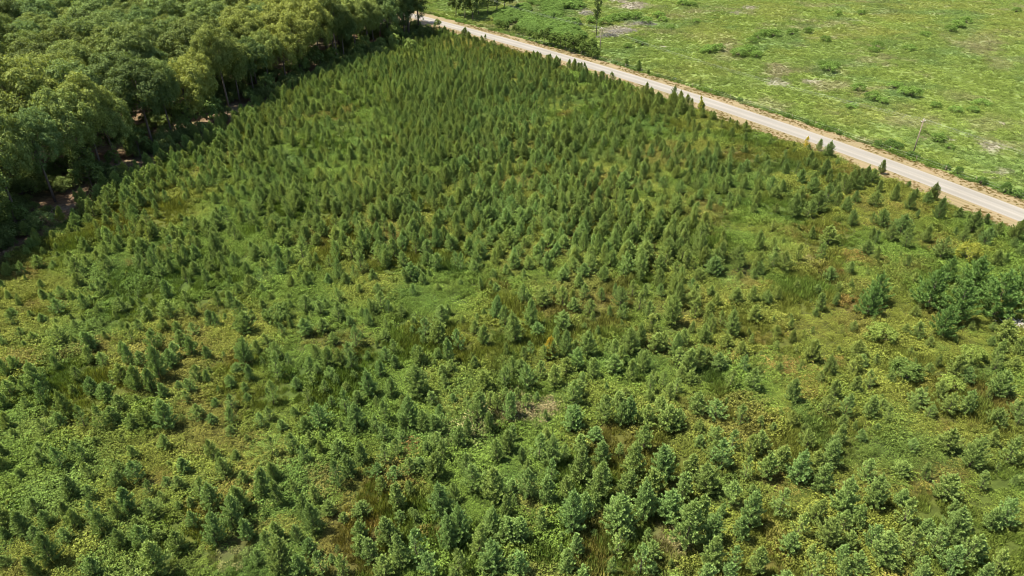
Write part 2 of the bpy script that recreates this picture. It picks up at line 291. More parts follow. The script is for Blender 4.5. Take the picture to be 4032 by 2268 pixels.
def make_shrub(seed, Rc=1.0, H=1.3, lobes=10, sub=9, leaf_n=26, leaf=.105, mats=(BROAD_O, BARK), nm='shrub', clump=.22):
    r = np.random.default_rng(seed); vb, fb = [], []; LC = []
    for i in range(lobes):
        f = (i + .5) / lobes; cz = 1 - 1.25 * f; an = i * 2.39996 + r.normal(0, .3); s = math.sqrt(max(0, 1 - cz * cz)); k = r.uniform(.5, .7)
        LC.append([math.cos(an) * s * Rc * k, math.sin(an) * s * Rc * k, H * (.5 + .34 * cz * r.uniform(.8, 1.15))])
        tube([(0, 0, 0), (LC[-1][0] * .4, LC[-1][1] * .4, LC[-1][2] * .55), LC[-1]], [.035, .022, .008], 4, vb, fb)
    LC = np.array(LC); m = lobes * sub; c = np.repeat(LC, sub, 0); o = np.array([0, 0, H * .15])
    cent = c + nrm(r.normal(0, 1, (m, 3)) + nrm(c - o) * .9) * (Rc * .34) * r.uniform(.7, 1.1, (m, 1)); cent[:, 2] = np.maximum(cent[:, 2], .12)
    V = leaf_clumps(r, cent, clump * r.uniform(.7, 1.3, m), leaf_n, leaf, o); V[:, :, 2] = np.maximum(V[:, :, 2], .02)
    return [('stem', py_mesh(nm + '_stem', vb, fb, mats[1])), ('foliage', quad_mesh(nm + '_foliage', V, mats[0]))]
def make_tall_pine(seed, H=15.0, low=.42, Rc=2.6, mats=(PINE_O, BARK), nm='tall_pine'):
    r = np.random.default_rng(seed); vb, fb = [], []
    tube([(0, 0, 0), (.05, .05, H * .4), (.0, .1, H * .75), (.05, .05, H * .98)], [.2, .16, .1, .03], 7, vb, fb)
    cent = []
    for i in range(34):
        f = (i + r.random()) / 34; z = H * (low + (1 - low) * f * .98); L = Rc * (1 - f) ** .5 * (.55 + .45 * min(1, f * 4)) * r.uniform(.6, 1.15) + .3; an = i * 2.4 + r.normal(0, .4)
        e = np.array([math.cos(an) * L, math.sin(an) * L, z + L * r.uniform(.05, .4)]); tube([(0, 0, z), tuple((np.array([0, 0, z]) + e) / 2 + [0, 0, .1]), tuple(e)], [.05, .035, .012], 4, vb, fb)
        for q in np.linspace(.4, 1, max(2, int(L * 2))): cent.append(np.array([0, 0, z]) * (1 - q) + e * q + r.normal(0, .2, 3))
    cent = np.array(cent); m = len(cent); K = 46
    d = nrm(r.normal(0, 1, (m * K, 3)) + [0, 0, .5]); P = np.repeat(cent, K, 0) + d * .12
    V = cards(P, d, nrm(r.normal(0, 1, d.shape)), .55 * r.uniform(.6, 1.2, m * K), np.full(m * K, .10))
    return [('trunk', py_mesh(nm + '_trunk', vb, fb, mats[1])), ('crown', quad_mesh(nm + '_crown', V, mats[0]))]
def clump_mesh(seed, kind):
    r = np.random.default_rng(seed)
    if kind == 'mound':
        m = 34; a = r.random(m) * 6.28; q = np.sqrt(r.random(m)) * .62
        cent = np.stack([np.cos(a) * q, np.sin(a) * q, .06 + .36 * (1 - (q / .7) ** 2) * r.uniform(.5, 1.2, m)], 1)
        return quad_mesh('mound', leaf_clumps(r, cent, .13 * r.uniform(.7, 1.4, m), 12, .105, np.array([0, 0, -.4])), COVER_I)
    if kind == 'vine':                                    # long trailing stems with leaves
        P, D = [], []
        for k in range(15):
            an = r.random() * 6.28; x0 = r.normal(0, .25, 2); L = r.uniform(.6, 1.1)
            for q in np.linspace(0, 1, 18):
                P.append([x0[0] + math.cos(an) * L * q, x0[1] + math.sin(an) * L * q, .10 + .34 * math.sin(math.pi * min(1, q * 1.1)) * r.uniform(.7, 1.1)]); b = an + r.choice([-1, 1]) * r.uniform(.4, 1.3); D.append([math.cos(b), math.sin(b), r.normal(.15, .3)])
        P, D = np.array(P), np.array(D); n = len(P)
        return quad_mesh('vine', cards(P, D, nrm(np.array([0, 0, 1.]) + r.normal(0, .5, (n, 3))), r.uniform(.08, .16, n), r.uniform(.05, .10, n), .1), COVER_I)
    n = 120; a = r.random(n) * 6.28; q = np.sqrt(r.random(n)) * .5; b = r.random(n) * 6.28; t = r.uniform(.15, .8, n)   # grass tuft
    P = np.stack([np.cos(a) * q, np.sin(a) * q, np.zeros(n)], 1); D = np.stack([np.cos(b) * t, np.sin(b) * t, np.ones(n)], 1)
    return quad_mesh('tuft', cards(P, D, nrm(r.normal(0, 1, (n, 3))), r.uniform(.22, .55, n), r.uniform(.03, .06, n), .12), COVER_I)

# ------------------------------------------------------------------ stuff: points carrying shared plants
def scatter(name, sources, X, Y, Z, S, ROT, IDX, TINT, label, cat):
    c = bpy.data.collections.new(name + "_kinds")
    for i, parts in enumerate(sources):                   # each source: one mesh
        o = bpy.data.objects.new("%s_kind_%02d" % (name, i), parts); c.objects.link(o)
    me = bpy.data.meshes.new(name); n = len(X); me.vertices.add(n)
    me.vertices.foreach_set("co", np.stack([X, Y, Z], 1).astype(np.float32).ravel())
    tl = rng.normal(0, .05, (n, 3)); tl[:, 2] = ROT
    me.attributes.new("rot", 'FLOAT_VECTOR', 'POINT').data.foreach_set("vector", tl.astype(np.float32).ravel())
    me.attributes.new("scl", 'FLOAT_VECTOR', 'POINT').data.foreach_set("vector", S.astype(np.float32).ravel())
    me.attributes.new("idx", 'INT', 'POINT').data.foreach_set("value", IDX.astype(np.int32))
    t = np.ones((n, 4), np.float32); t[:, :3] = TINT
    me.attributes.new("tint", 'FLOAT_COLOR', 'POINT').data.foreach_set("color", t.ravel())
    o = obj(name, me); ng = bpy.data.node_groups.new(name + "_scatter", 'GeometryNodeTree')
    ng.interface.new_socket("Geometry", in_out='INPUT', socket_type='NodeSocketGeometry'); ng.interface.new_socket("Geometry", in_out='OUTPUT', socket_type='NodeSocketGeometry')
    ns, ln = ng.nodes, ng.links; gi, go = ns.new("NodeGroupInput"), ns.new("NodeGroupOutput")
    mp = ns.new("GeometryNodeMeshToPoints"); ip = ns.new("GeometryNodeInstanceOnPoints"); ci = ns.new("GeometryNodeCollectionInfo")
    ci.inputs["Collection"].default_value = c; ci.inputs["Separate Children"].default_value = True; ci.inputs["Reset Children"].default_value = True
    def na(nm, ty): k = ns.new("GeometryNodeInputNamedAttribute"); k.data_type = ty; k.inputs["Name"].default_value = nm; return [q for q in k.outputs if q.enabled][0]
    ln.new(gi.outputs[0], mp.inputs[0]); ln.new(mp.outputs[0], ip.inputs["Points"]); ln.new(ci.outputs[0], ip.inputs["Instance"])
    ip.inputs["Pick Instance"].default_value = True; ln.new(na("idx", 'INT'), ip.inputs["Instance Index"]); ln.new(na("rot", 'FLOAT_VECTOR'), ip.inputs["Rotation"]); ln.new(na("scl", 'FLOAT_VECTOR'), ip.inputs["Scale"])
    ln.new(ip.outputs[0], go.inputs[0]); o.modifiers.new("scatter", 'NODES').node_group = ng
    tag(o, label, cat, kind='stuff'); return o
def joined(var, mat):                                     # stem + foliage of a plant as one mesh for scattering
    vb, fb, mi = [], [], []
    for k, (_, me) in enumerate(var):
        b = len(vb); vb += [tuple(v.co) for v in me.vertices]; fb += [tuple(b + i for i in p.vertices) for p in me.polygons]; mi += [k] * len(me.polygons)
    m = bpy.data.meshes.new("far_plant"); m.from_pydata(vb, [], fb); m.materials.append(BARK); m.materials.append(mat); m.polygons.foreach_set("material_index", mi); m.update(); return m

# ================================================================== THE SETTING
def axis(lo_, hi_, st):
    a = list(np.arange(lo_, hi_ + .01, st)); s = st
    while a[-1] < 5000: s *= 1.6; a.append(a[-1] + s)
    s = st
    while a[0] > -5000: s *= 1.6; a.insert(0, a[0] - s)
    return np.array(a)
gx, gy = axis(-320, 360, 2.0), axis(10, 520, 2.0)
GX, GY = np.meshgrid(gx, gy); gz = gh(GX, GY)
nx, ny = len(gx), len(gy); q = (np.arange(ny - 1)[:, None] * nx + np.arange(nx - 1)).ravel()
gm = bpy.data.meshes.new("ground"); gm.vertices.add(nx * ny); gm.vertices.foreach_set("co", np.stack([GX, GY, gz], -1).astype(np.float32).ravel())
gm.loops.add(4 * len(q)); gm.loops.foreach_set("vertex_index", np.stack([q, q + 1, q + nx + 1, q + nx], 1).astype(np.int32).ravel())
gm.polygons.add(len(q)); gm.polygons.foreach_set("loop_start", np.arange(0, 4 * len(q), 4, dtype=np.int32)); gm.update(calc_edges=True)
gm.polygons.foreach_set("use_smooth", [True] * len(q))
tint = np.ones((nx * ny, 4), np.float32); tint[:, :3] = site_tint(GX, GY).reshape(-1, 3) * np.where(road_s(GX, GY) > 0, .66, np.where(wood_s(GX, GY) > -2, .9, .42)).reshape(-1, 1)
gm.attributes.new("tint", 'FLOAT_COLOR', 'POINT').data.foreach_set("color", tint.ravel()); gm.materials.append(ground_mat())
tag(obj("ground", gm), "gently rolling ground under the pine plantation, wood and pasture", "ground", kind='structure')

def strip(name, a0, a1, z, mat, wob=(0, 0), cols=7, crown=0.0, label=None, cat=None, k=0):
    ys = np.arange(-120, 760, 1.5); xs = road_x(ys); dx = np.interp(ys, YS, tx); l = np.sqrt(1 + dx * dx); n_x, n_y = 1 / l, -dx / l
    A0 = a0 + wob[0] * (fbm(ys, ys * 0 + 3, 7, k) - .5) * 2; A1 = a1 + wob[1] * (fbm(ys, ys * 0 + 9, 7, k + 1) - .5) * 2
    f = np.linspace(0, 1, cols); off = A0[:, None] * (1 - f) + A1[:, None] * f
    X = xs[:, None] + n_x[:, None] * off; Y = ys[:, None] + n_y[:, None] * off; Z = np.zeros_like(X) + z + crown * (1 - (2 * f - 1) ** 2)[None, :]
    m = len(ys); V = np.stack([X, Y, Z], -1).reshape(-1, 3); q = (np.arange(m - 1)[:, None] * cols + np.arange(cols - 1)).ravel(); F = np.stack([q, q + 1, q + cols + 1, q + cols], 1)
    me = bpy.data.meshes.new(name); me.from_pydata(V.tolist(), [], F.tolist()); uv = me.uv_layers.new(name="UVMap")
    UVv = np.stack([off.ravel(), np.repeat(ys * 1.0, cols)], 1); uv.data.foreach_set("uv", UVv[np.array([l_.vertex_index for l_ in me.loops])].astype(np.float32).ravel())
    me.materials.append(mat); me.update(); return tag(obj(name, me), label, cat, kind='structure')
ROAD_M = strip_mat("worn_chip_seal", [(.30, (.110, .101, .086)), (.46, (.130, .120, .104)), (.60, (.144, .134, .118)), (.75, (.166, .157, .140))], 1.15, .010, .25, rough=.85, tracks=3.3)
VERGE_M = strip_mat("dry_mown_grass_and_clay", [(.28, (.058, .054, .022)), (.40, (.092, .074, .033)), (.5, (.122, .096, .050)), (.60, (.138, .104, .058)), (.72, (.105, .064, .031))], 1.5, .03, .8)
strip("road", -RW, 0, .03, ROAD_M, (.08, .08), 9, .06, "pale worn rural road running straight past the pine plantation", "road", 2)
strip("verge", -.1, 4.9, .018, VERGE_M, (0, .7), 7, .0, "tan dry grass verge between the road and the green pasture", "verge", 4)
strip("verge", -RW - 5.4, -RW + .1, .018, VERGE_M, (.9, 0), 7, .0, "tan dry grass verge between the road and the young pines", "verge", 5)

# ================================================================== PLANTS: the shared shapes
# label, builder arguments
PK = [("slim pointed young pine standing up out of low green scrub", dict(spread=.20, whorls=8, up=.85)),
      ("full conical young pine with dense upswept needle tufts in scrub", dict(spread=.27, whorls=8, up=.80)),
      ("broad bushy young pine with rounded tufted boughs in scrub", dict(spread=.34, whorls=7, dense=1.1, up=.72)),
      ("thin gappy young pine with few boughs showing its stem", dict(spread=.25, whorls=6, dense=.75, up=.8))]
PV = []                                                    # (label, parts, far mesh)
for k, (lab, kw) in enumerate(PK):
    for s in range(5):
        kk_ = dict(kw); kk_['spread'] *= (1, .88, 1.14, .95, 1.08)[s]; kk_['up'] *= (1, 1.12, .88, .95, 1.05)[s]; kk_['dense'] = kk_.get('dense', 1) * (1, .85, 1.1, 1, .9)[s]
        v = make_pine(11 + k * 7 + s, **kk_); PV.append((lab, v, joined(v, PINE_I)))
HV = [4.0] * len(PV)
for s in range(6):                                         # taller, older pines of the same planting
    v = make_pine(140 + s, H=6.5, spread=(.22, .25, .27, .24, .28, .30)[s], whorls=11, dense=1.0 if s < 4 else 1.1, up=.8, needle=.30); PV.append((None, v, joined(v, PINE_I))); HV.append(6.5)
HV = np.array(HV)
BV = [make_broadleaf(40 + i, H=h, Rc=rc, low=lw) for i, (h, rc, lw) in enumerate(((17, 6.4, .28), (16, 5.6, .30), (18, 6.0, .32), (15, 6.8, .26), (17, 5.2, .34), (16, 6.2, .30)))]
BFAR = [joined(v, BROAD_I) for v in BV]
SV = [make_shrub(70 + i) for i in range(4)]
MIDV = [make_broadleaf(80 + i, H=6.5, Rc=2.5, lobes=12, sub=9, leaf_n=26, leaf=.34, low=.16, nm='small_tree', clump=.5, tr=.10) for i in range(3)]
TP = [make_tall_pine(90 + i) for i in range(2)]

# ------------------------------------------------------------------ where the young pines stand
HT = {  # surveyed crowns: foot x, foot y, height in survey units, per map sheet
(0, 1134): "600 550 170;940 600 180;890 740 150;600 240 140;1330 160 80;1700 290 180;1330 530 190;1610 900 320;1310 770 200;1430 780 150;1390 1010 220;1530 1020 210;1230 920 160;1730 790 170;1970 930 150;2100 850 70;2460 760 250;2260 710 80;2510 920 160;2330 980 120;370 1030 280;110 1070 170;270 1070 170;490 1050 90;790 930 150;740 1050 100;930 1060 150;1080 1120 180;690 1270 250;580 1290 130;850 1370 200;1020 1420 230;1150 1340 160;1350 1400 150;1480 1380 180;1690 1390 260;1990 1300 140;2130 1340 100;2330 1350 160;2200 400 150;2480 450 200;1960 480 130;1640 420 120;1850 580 160;1560 620 200;60 1400 150;180 130 80;460 110 110;1890 140 120;2440 330 200;2200 180 150;2340 200 160",
(1008, 1134): "70 60 90;160 130 80;340 130 70;850 170 150;510 250 160;280 490 130;360 430 130;520 480 160;660 290 150;840 350 180;1270 240 180;1190 270 130;1340 270 130;1140 400 120;1870 380 180;1940 280 100;2420 320 220;2510 410 200;1310 440 90;1600 390 90;1700 500 170;1840 580 220;2040 630 190;2290 580 180;1010 600 190;790 570 110;1380 660 130;1940 740 210;1300 730 130;1410 800 130;1640 790 200;720 800 190;860 800 190;970 830 190;630 890 130;220 890 230;170 1140 210;560 980 150;690 1050 130;1150 1060 240;1360 1080 180;1650 1090 300;910 1250 230;1220 1190 120;1010 1400 250;770 1180 110;1540 1380 290;1800 820 100;1890 1000 130;2320 1030 190;2500 1010 200;2230 1330 280;1770 1160 140;2550 1330 240;1840 1280 110;1990 1160 100;1700 1440 200;1470 1420 110;500 1430 150;660 1400 230;1190 1440 150;860 1430 120;2360 1180 130;2200 460 110",
(2016, 1134): "110 180 170;180 400 260;310 200 160;510 200 170;720 150 150;900 150 120;1080 220 180;1270 260 180;1330 100 110;1490 100 110;1600 400 280;1660 210 220;1830 330 190;1840 150 160;1990 110 110;2230 190 150;2390 170 150;2540 190 140;2190 510 240;2090 400 140;1920 590 190;1990 490 150;2150 640 140;980 320 110;1100 430 70;810 360 90;510 440 170;40 550 270;260 480 120;720 440 70;540 710 260;740 700 230;860 520 110;1190 680 230;1290 600 200;1380 480 170;1430 660 170;1500 640 160;1640 720 230;1700 620 170;1760 870 220;1850 830 200;640 830 200;1080 800 180;1030 880 170;1300 850 180;1200 950 200;960 660 90;800 930 190;150 1000 210;290 900 150;430 1000 190;540 870 150;590 1200 230;660 1100 160;1390 1070 160;1510 1010 130;1650 1080 140;1570 1140 150;1690 950 130;1790 980 120;2060 860 160;2310 880 160;2180 1050 180;2400 1070 210;2480 910 90;920 1360 240;1090 1390 200;1170 1380 240;600 1440 230;1480 1280 160;1340 1400 200;1540 1440 220;1830 1290 200;2030 1340 170;2290 1400 180;2480 1440 120;50 1150 140;260 1430 110;1650 1440 180",
(3024, 1134): "70 140 140;830 460 110;1480 540 160;1350 490 100;230 570 120;210 430 100;420 760 190;880 740 160;600 920 180;830 900 170;920 830 120;100 890 90;1590 920 110;1850 940 210;2490 700 160;2350 560 180;2270 760 180;230 1180 210;490 1000 120;650 1160 170;840 1110 160;1000 1050 150;1190 1010 110;1970 1000 140;2260 1120 230;1690 1180 170;1780 1310 180;1470 1240 160;1940 1330 190;1430 1300 90;560 1330 200;750 1330 200;980 1350 200;200 1440 150;1160 1410 170;2250 1430 170;2490 1400 150",
(0, 1701): "40 230 140;630 340 200;860 280 160;1220 90 90;1660 160 140;2150 240 180;900 470 160;1220 420 120;1390 470 190;1860 390 160;1690 510 90;720 640 210;1300 770 220;1500 600 130;1540 820 160;360 800 150;690 860 180;250 1010 230;1180 860 160;1030 1010 210;50 1050 100;80 560 90;370 1090 140;510 1300 290;380 1440 210;1230 1160 180;1620 1050 100;1790 1190 180;1580 1430 330;1790 750 70;1930 740 100;2010 650 180;2130 750 220;2440 770 240;2340 930 280;2170 1100 270;2500 1070 190;2460 500 130;60 1330 110;1360 250 130",
(1008, 1701): "170 230 190;380 190 180;560 130 150;500 290 170;830 240 160;1060 330 210;1310 340 210;1410 250 180;1790 450 230;2430 280 190;2540 190 200;830 530 250;930 440 200;1400 500 150;1270 620 150;1420 770 240;1540 640 150;60 640 250;230 720 240;400 630 140;600 700 150;460 820 180;600 990 270;2190 590 240;2400 700 320;1890 850 310;1060 830 130;1370 1130 270;1050 1110 190;440 1090 160;230 1070 170;140 1200 190;270 1390 290;680 1430 220;450 1440 200;1180 1300 200;1480 1350 280;1620 1280 260;2070 1100 340;1950 1170 290;2240 1240 310;2370 1040 260;1770 1440 240;2060 1420 240;2390 1420 290;1300 1440 170;880 1440 180;2280 1440 180;2530 1100 220;2540 1440 180",
(2016, 1701): "270 270 240;410 340 260;680 490 320;900 320 250;830 110 150;1210 460 330;1320 180 220;1530 480 330;1780 450 210;1400 630 250;870 640 340;1130 640 270;2020 150 170;2200 230 210;2100 380 250;2360 300 220;2490 240 200;2330 500 200;2540 480 230;150 660 250;350 720 240;540 640 190;600 1000 370;290 990 190;1060 1010 350;1320 880 340;760 870 230;1560 890 290;1700 690 240;1950 620 270;2180 740 210;1740 1150 430;1880 900 250;1990 1140 280;2380 960 330;2290 1090 220;80 1100 220;1190 1080 120;660 1240 190;550 1420 220;980 1440 150;1050 1250 250;1290 1430 240;1980 1400 290;2210 1390 210;2450 1440 240;1410 1440 110;1600 1360 70;60 1440 220",
(3024, 1701): "80 400 220;380 200 180;590 380 270;430 480 260;700 160 170;1410 250 130;1770 230 200;2000 400 290;2370 350 220;270 530 300;510 640 280;960 510 180;1320 470 140;710 880 360;80 860 250;420 940 270;1040 790 290;860 1000 220;1340 950 240;1720 700 220;560 1170 270;270 1080 230;180 1240 190;800 1200 160;1130 1360 290;1380 1290 260;1620 1260 240;1820 1140 330;2320 980 230;2060 1330 180;1950 1330 260;2270 1440 200;1550 1060 150;700 1380 190;880 1440 190;1260 1440 140;1500 1440 170;1780 1440 240",
(3024, 567): "590 150 170;1140 300 130;950 440 200;820 470 190;560 330 170;330 410 150;440 500 150;590 590 170;320 640 170;250 740 230;490 690 200;420 200 120;1040 400 130;1400 450 70;1640 590 180;1580 620 120;1700 780 210;1400 690 190;1250 600 170;1050 650 150;1130 850 160;1310 920 180;1220 1000 150;1370 1060 180;1560 1010 160;1720 1160 190;1900 770 110;2030 920 220;2140 1050 180;2280 940 130;2440 980 200;2520 900 120;1950 1010 120;2450 1080 110;2280 1240 150;600 1010 160;430 960 120;510 1170 170;1060 1200 150;140 1300 200;280 1200 180;30 1260 150;810 1310 120;620 1290 60;1480 760 80;70 700 100;60 540 120;880 600 110;300 890 80;150 1000 60"}
zf = 2576 / 1008
pines = []                                                 # x, y, height
for (ox, oy), s in HT.items():
    for t in s.split(';'):
        a, b, h = map(float, t.split()); u, v = ox + a / zf, oy + b / zf
        x, y = gp(u, v); _, _, wv = proj(x, y); T_ = (1134 - v + h / zf) / FPX
        hh = (T_ * wv - (y * sp - CAM_H * cp)) / (cp + T_ * sp)          # height that reaches the surveyed tip
        pines.append((float(x), float(y), float(min(8.0, hh * 1.08))))
hand = np.array(pines)
# planted rows fill the rest of the block
e = np.array([.30, .954]); e2 = np.array([e[1], -e[0]]); px, py = [], []
for i in range(-75, 75):
    for j in range(5, 190):
        p = e2 * (i * 3.1 + rng.normal(0, .55)) + e * (j * 2.15 + rng.normal(0, .6)); px.append(p[0]); py.append(p[1])
px, py = np.array(px), np.array(py); u, v, wv = proj(px, np.maximum(py, 25))
keep = (py > 30) & (wood_s(px, py) < -1.8 + rng.normal(0, 1.2, len(px))) & (road_s(px, py) < -RW - 5.9 + rng.normal(0, .7, len(px))) & (u > -500) & (u < 4600) & (v < 2700)
dens = np.full(len(px), .90)
for (a, b, ru, rv, k) in ((1960, 650, 260, 100, .5), (2000, 800, 240, 70, .75), (1250, 970, 300, 50, .7), (1650, 1080, 260, 45, .7), (900, 1010, 160, 50, .7), (300, 1180, 380, 60, .6), (2500, 620, 350, 60, .75), (2950, 620, 220, 90, .75), (3500, 950, 700, 220, .12), (3700, 750, 400, 100, .2), (3200, 1000, 260, 160, .25)):
    d = np.sqrt(((u - a) / ru) ** 2 + ((v - b) / rv) ** 2); dens = np.minimum(dens, k + (1 - k) * sst(.6, 1.2, d + (fbm(px, py, 14, 3) - .5)))
dens *= .68 + .55 * sst(.34, .56, fbm(px, py, 15, 2))
near = sst(1000, 1180, v); dens = dens * (1 - near) + near * .72
tile9 = (u > 3040) & (v > 580); dens[tile9] *= .6
out = (u < -20) | (u > 4050) | (v > 2280); dens[out] = .6
keep &= rng.random(len(px)) < dens
dmin = np.full(len(px), 99.0)
for hx, hy, hh in hand: dmin = np.minimum(dmin, np.hypot(px - hx, py - hy))
keep &= dmin > 1.5
fh = 1.55 + 2.6 * vn(px, py, 22, 6) + rng.normal(0, .55, len(px)); fh = np.clip(fh, 1.1, 5.6); fh = np.where((near > .5) & ~out, fh * rng.uniform(.5, 1.0, len(px)), fh)
P = np.concatenate([hand, np.stack([px, py, fh], 1)[keep]])
# a few bigger trees in the row along the verge
U, Vv, WV = proj(P[:, 0], P[:, 1], P[:, 2] * .5); size = P[:, 2] / WV
inview = (U > -10) & (U < 4042) & (Vv > 0) & (Vv < 2290)
order = np.argsort(-(size * inview)); big = order[:300]; rest = order[300:]
NK = len(PV); kindp = np.where(rng.random(len(P)) < .22, rng.integers(0, 5, len(P)), rng.integers(5, 20, len(P))); kindp = np.where(P[:, 2] > 4.3, 20 + rng.integers(0, 6, len(P)), kindp)
tone = np.interp(road_s(P[:, 0], P[:, 1]), (-120, -45, -10), (1.2, 1.08, .78)) + .34 * vn(P[:, 0], P[:, 1], 18, 5) + rng.normal(0, .09, len(P)); warm = np.clip(rng.normal(0, .08, len(P)) + (vn(P[:, 0], P[:, 1], 40, 1) - .5) * .2, -.2, .3)  # varied stand tone, plus light painted into the tint: paler leftwards, darker by the road
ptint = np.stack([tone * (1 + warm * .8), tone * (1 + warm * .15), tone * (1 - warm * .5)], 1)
G = "young pines planted in the scrubby block"
FORM = ["slim pointed", "full conical", "broad bushy", "thin gappy"]
bh, bt = np.quantile(P[big, 2], (.2, .4, .6, .8)), np.quantile(ptint[big].mean(1), (.25, .5, .75)); bn = []
for i in big:
    _, var, _ = PV[kindp[i]]; x, y, h = P[i]; tl = ptint[i].mean(); u_, v_, _w = proj(x, y)
    size_w = ("low", "smallish", "middling", "tall", "very tall")[int(np.searchsorted(bh, h))]; tone_w = "yellow-green" if ptint[i][0] / ptint[i][1] > 1.05 else ("dark green", "deep green", "mid green", "pale green")[int(np.searchsorted(bt, tl))]
    gt = site_tint(np.array([x]), np.array([y]))[0]; soil = "yellowish olive scrub" if gt[0] / gt[1] > .86 else "green scrub"
    nb = np.sort(np.hypot(P[:, 0] - x, P[:, 1] - y))[1]; near_w = "crowding its neighbours" if nb < 1.5 else ("standing clear" if nb > 2.6 else "among others")
    lab = "%s %s %s young pine %s in %s" % (size_w, tone_w, (FORM[kindp[i] // 5] if kindp[i] < 20 else FORM[1 if kindp[i] < 24 else 2]), near_w, soil)
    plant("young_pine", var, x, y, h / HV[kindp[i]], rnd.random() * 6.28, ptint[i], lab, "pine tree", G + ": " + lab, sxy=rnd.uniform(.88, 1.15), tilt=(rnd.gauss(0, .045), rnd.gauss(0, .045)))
rx, ry, rh = P[rest].T; s = rh / HV[kindp[rest]]; w_ = rng.uniform(.95, 1.4, len(rest))
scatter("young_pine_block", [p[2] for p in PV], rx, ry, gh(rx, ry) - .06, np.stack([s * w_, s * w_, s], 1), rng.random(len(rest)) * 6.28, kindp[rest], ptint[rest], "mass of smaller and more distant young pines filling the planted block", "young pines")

# ------------------------------------------------------------------ bigger and odd plants in the block, one by one
def at(u, v): x, y = gp(u, v); return float(x), float(y)
BIGP = [make_pine(300 + i, H=6.0, spread=.40, whorls=7, dense=1.15, up=.62, needle=.34) for i in range(3)]
DG = (.78, .98, .95)
for k, (u, v, h, wd) in enumerate(((3645, 1222, 7.2, 1.05), (3745, 1280, 7.6, 1.0), (3810, 1180, 7.4, 1.0), (3720, 1120, 5.0, .9), (3900, 1262, 8.2, 1.15), (3995, 1215, 8.0, 1.0), (3412, 1245, 5.4, 1.05), (3440, 1205, 5.8, 1.0), (3697, 1338, 5.4, .95))):
    x, y = at(u, v)
    plant("spreading_pine", BIGP[k % 3], x, y, h / 6, k * 1.3, DG, "dark blue-green spreading pine in the clump of larger pines by yellow shrub", "pine tree", "larger dark pines standing in a clump", sxy=wd)
def one(name, var, u, v, s, col, label, cat, group=None, sxy=1.0, rz=None):
    x, y = at(u, v); return plant(name, var, x, y, s, rnd.random() * 6.28 if rz is None else rz, col, label, cat, group, sxy=sxy)
one("dead_pine", PV[6][1], 2166, 1408, .85, (2.6, 1.5, .7), "yellow-brown dying young pine among green pines", "pine tree")
one("shrub", SV[0], 3805, 1030, 2.5, (1.75, 1.4, .8), "rounded golden-yellow shrub near the clump of dark pines", "shrub", sxy=.82)
for u, v, s in ((3455, 1352, 2.1), (3815, 1432, 1.7), (3725, 1555, 1.6)): one("shrub", SV[1], u, v, s, (1.3, 1.3, .9), "smooth pale green rounded shrub among the young pines", "shrub", "pale rounded shrubs in the pine block")
one("shrub", SV[2], 1105, 1272, 2.2, (.72, .82, .62), "dark round broadleaf bush alone among the young pines", "shrub")
one("shrub", SV[3], 3548, 1510, 2.0, (.72, .82, .62), "dark wide broadleaf bush among pale scrub and young pines", "shrub", sxy=1.15)
one("shrub", SV[1], 1085, 905, 1.9, (.8, .9, .7), "dark layered broadleaf bush with pale leaf edges in the pines", "shrub")
one("sapling", make_pine(400, H=4, spread=.16, whorls=5, dense=.5, up=1.0), 2755, 447, 1.15, (2.3, 1.7, .9), "spindly yellowish sapling on the dry verge before the pines", "sapling")
one("sapling", PV[15][1], 3170, 588, .8, (3.2, 1.9, .8), "small rusty-yellow pine sapling at the verge edge", "sapling")

# ------------------------------------------------------------------ the wood
TX, TY = [], []
cand = []
for i in range(-40, 40):
    for j in range(0, 60):
        x = i * 11.5 + (j % 2) * 5.7 + rng.normal(0, 1.7) - 40; y = 70 + j * 10.2 + rng.normal(0, 1.7); cand.append((x, y))
cand = np.array(cand); ws = wood_s(cand[:, 0], cand[:, 1]); cu, cv, cw = proj(cand[:, 0], cand[:, 1], 15)
ok = (ws > 4.0) & (cu > -900) & (cv > -420) & (cand[:, 1] < 520) & (road_s(cand[:, 0], cand[:, 1]) < -RW - 14)
cand = cand[ok]
# an even row along the edge so the wood ends in a wall of trees
L = np.concatenate([[0], np.cumsum(np.hypot(np.diff(we[:, 0]), np.diff(we[:, 1])))]); edge = []
for d in np.arange(2, L[-1] - 12, 8.0):
    d = d + rng.normal(0, 1.0); edge.append((np.interp(d, L, we[:, 0]) - 4.8 - rng.random() * 1.8, np.interp(d, L, we[:, 1])))
edge = np.array(edge)
d2 = np.array([np.hypot(edge[:, 0] - x, edge[:, 1] - y).min() for x, y in cand]); cand = cand[d2 > 7.5]
T = np.concatenate([edge, cand]); isedge = np.arange(len(T)) < len(edge)
hs = 1.28 * np.where(isedge, rng.uniform(.80, 1.04, len(T)), rng.uniform(.86, 1.14, len(T)))
tu, tv, tw = proj(T[:, 0], T[:, 1], 14 * hs); tin = (tu > -150) & (tu < 4032) & (tv > -170)
tn = .86 + .48 * vn(T[:, 0], T[:, 1], 25, 2) * 1.0 + rng.normal(0, .11, len(T)); yel = np.clip(rng.normal(.03, .16, len(T)), -.22, .4)
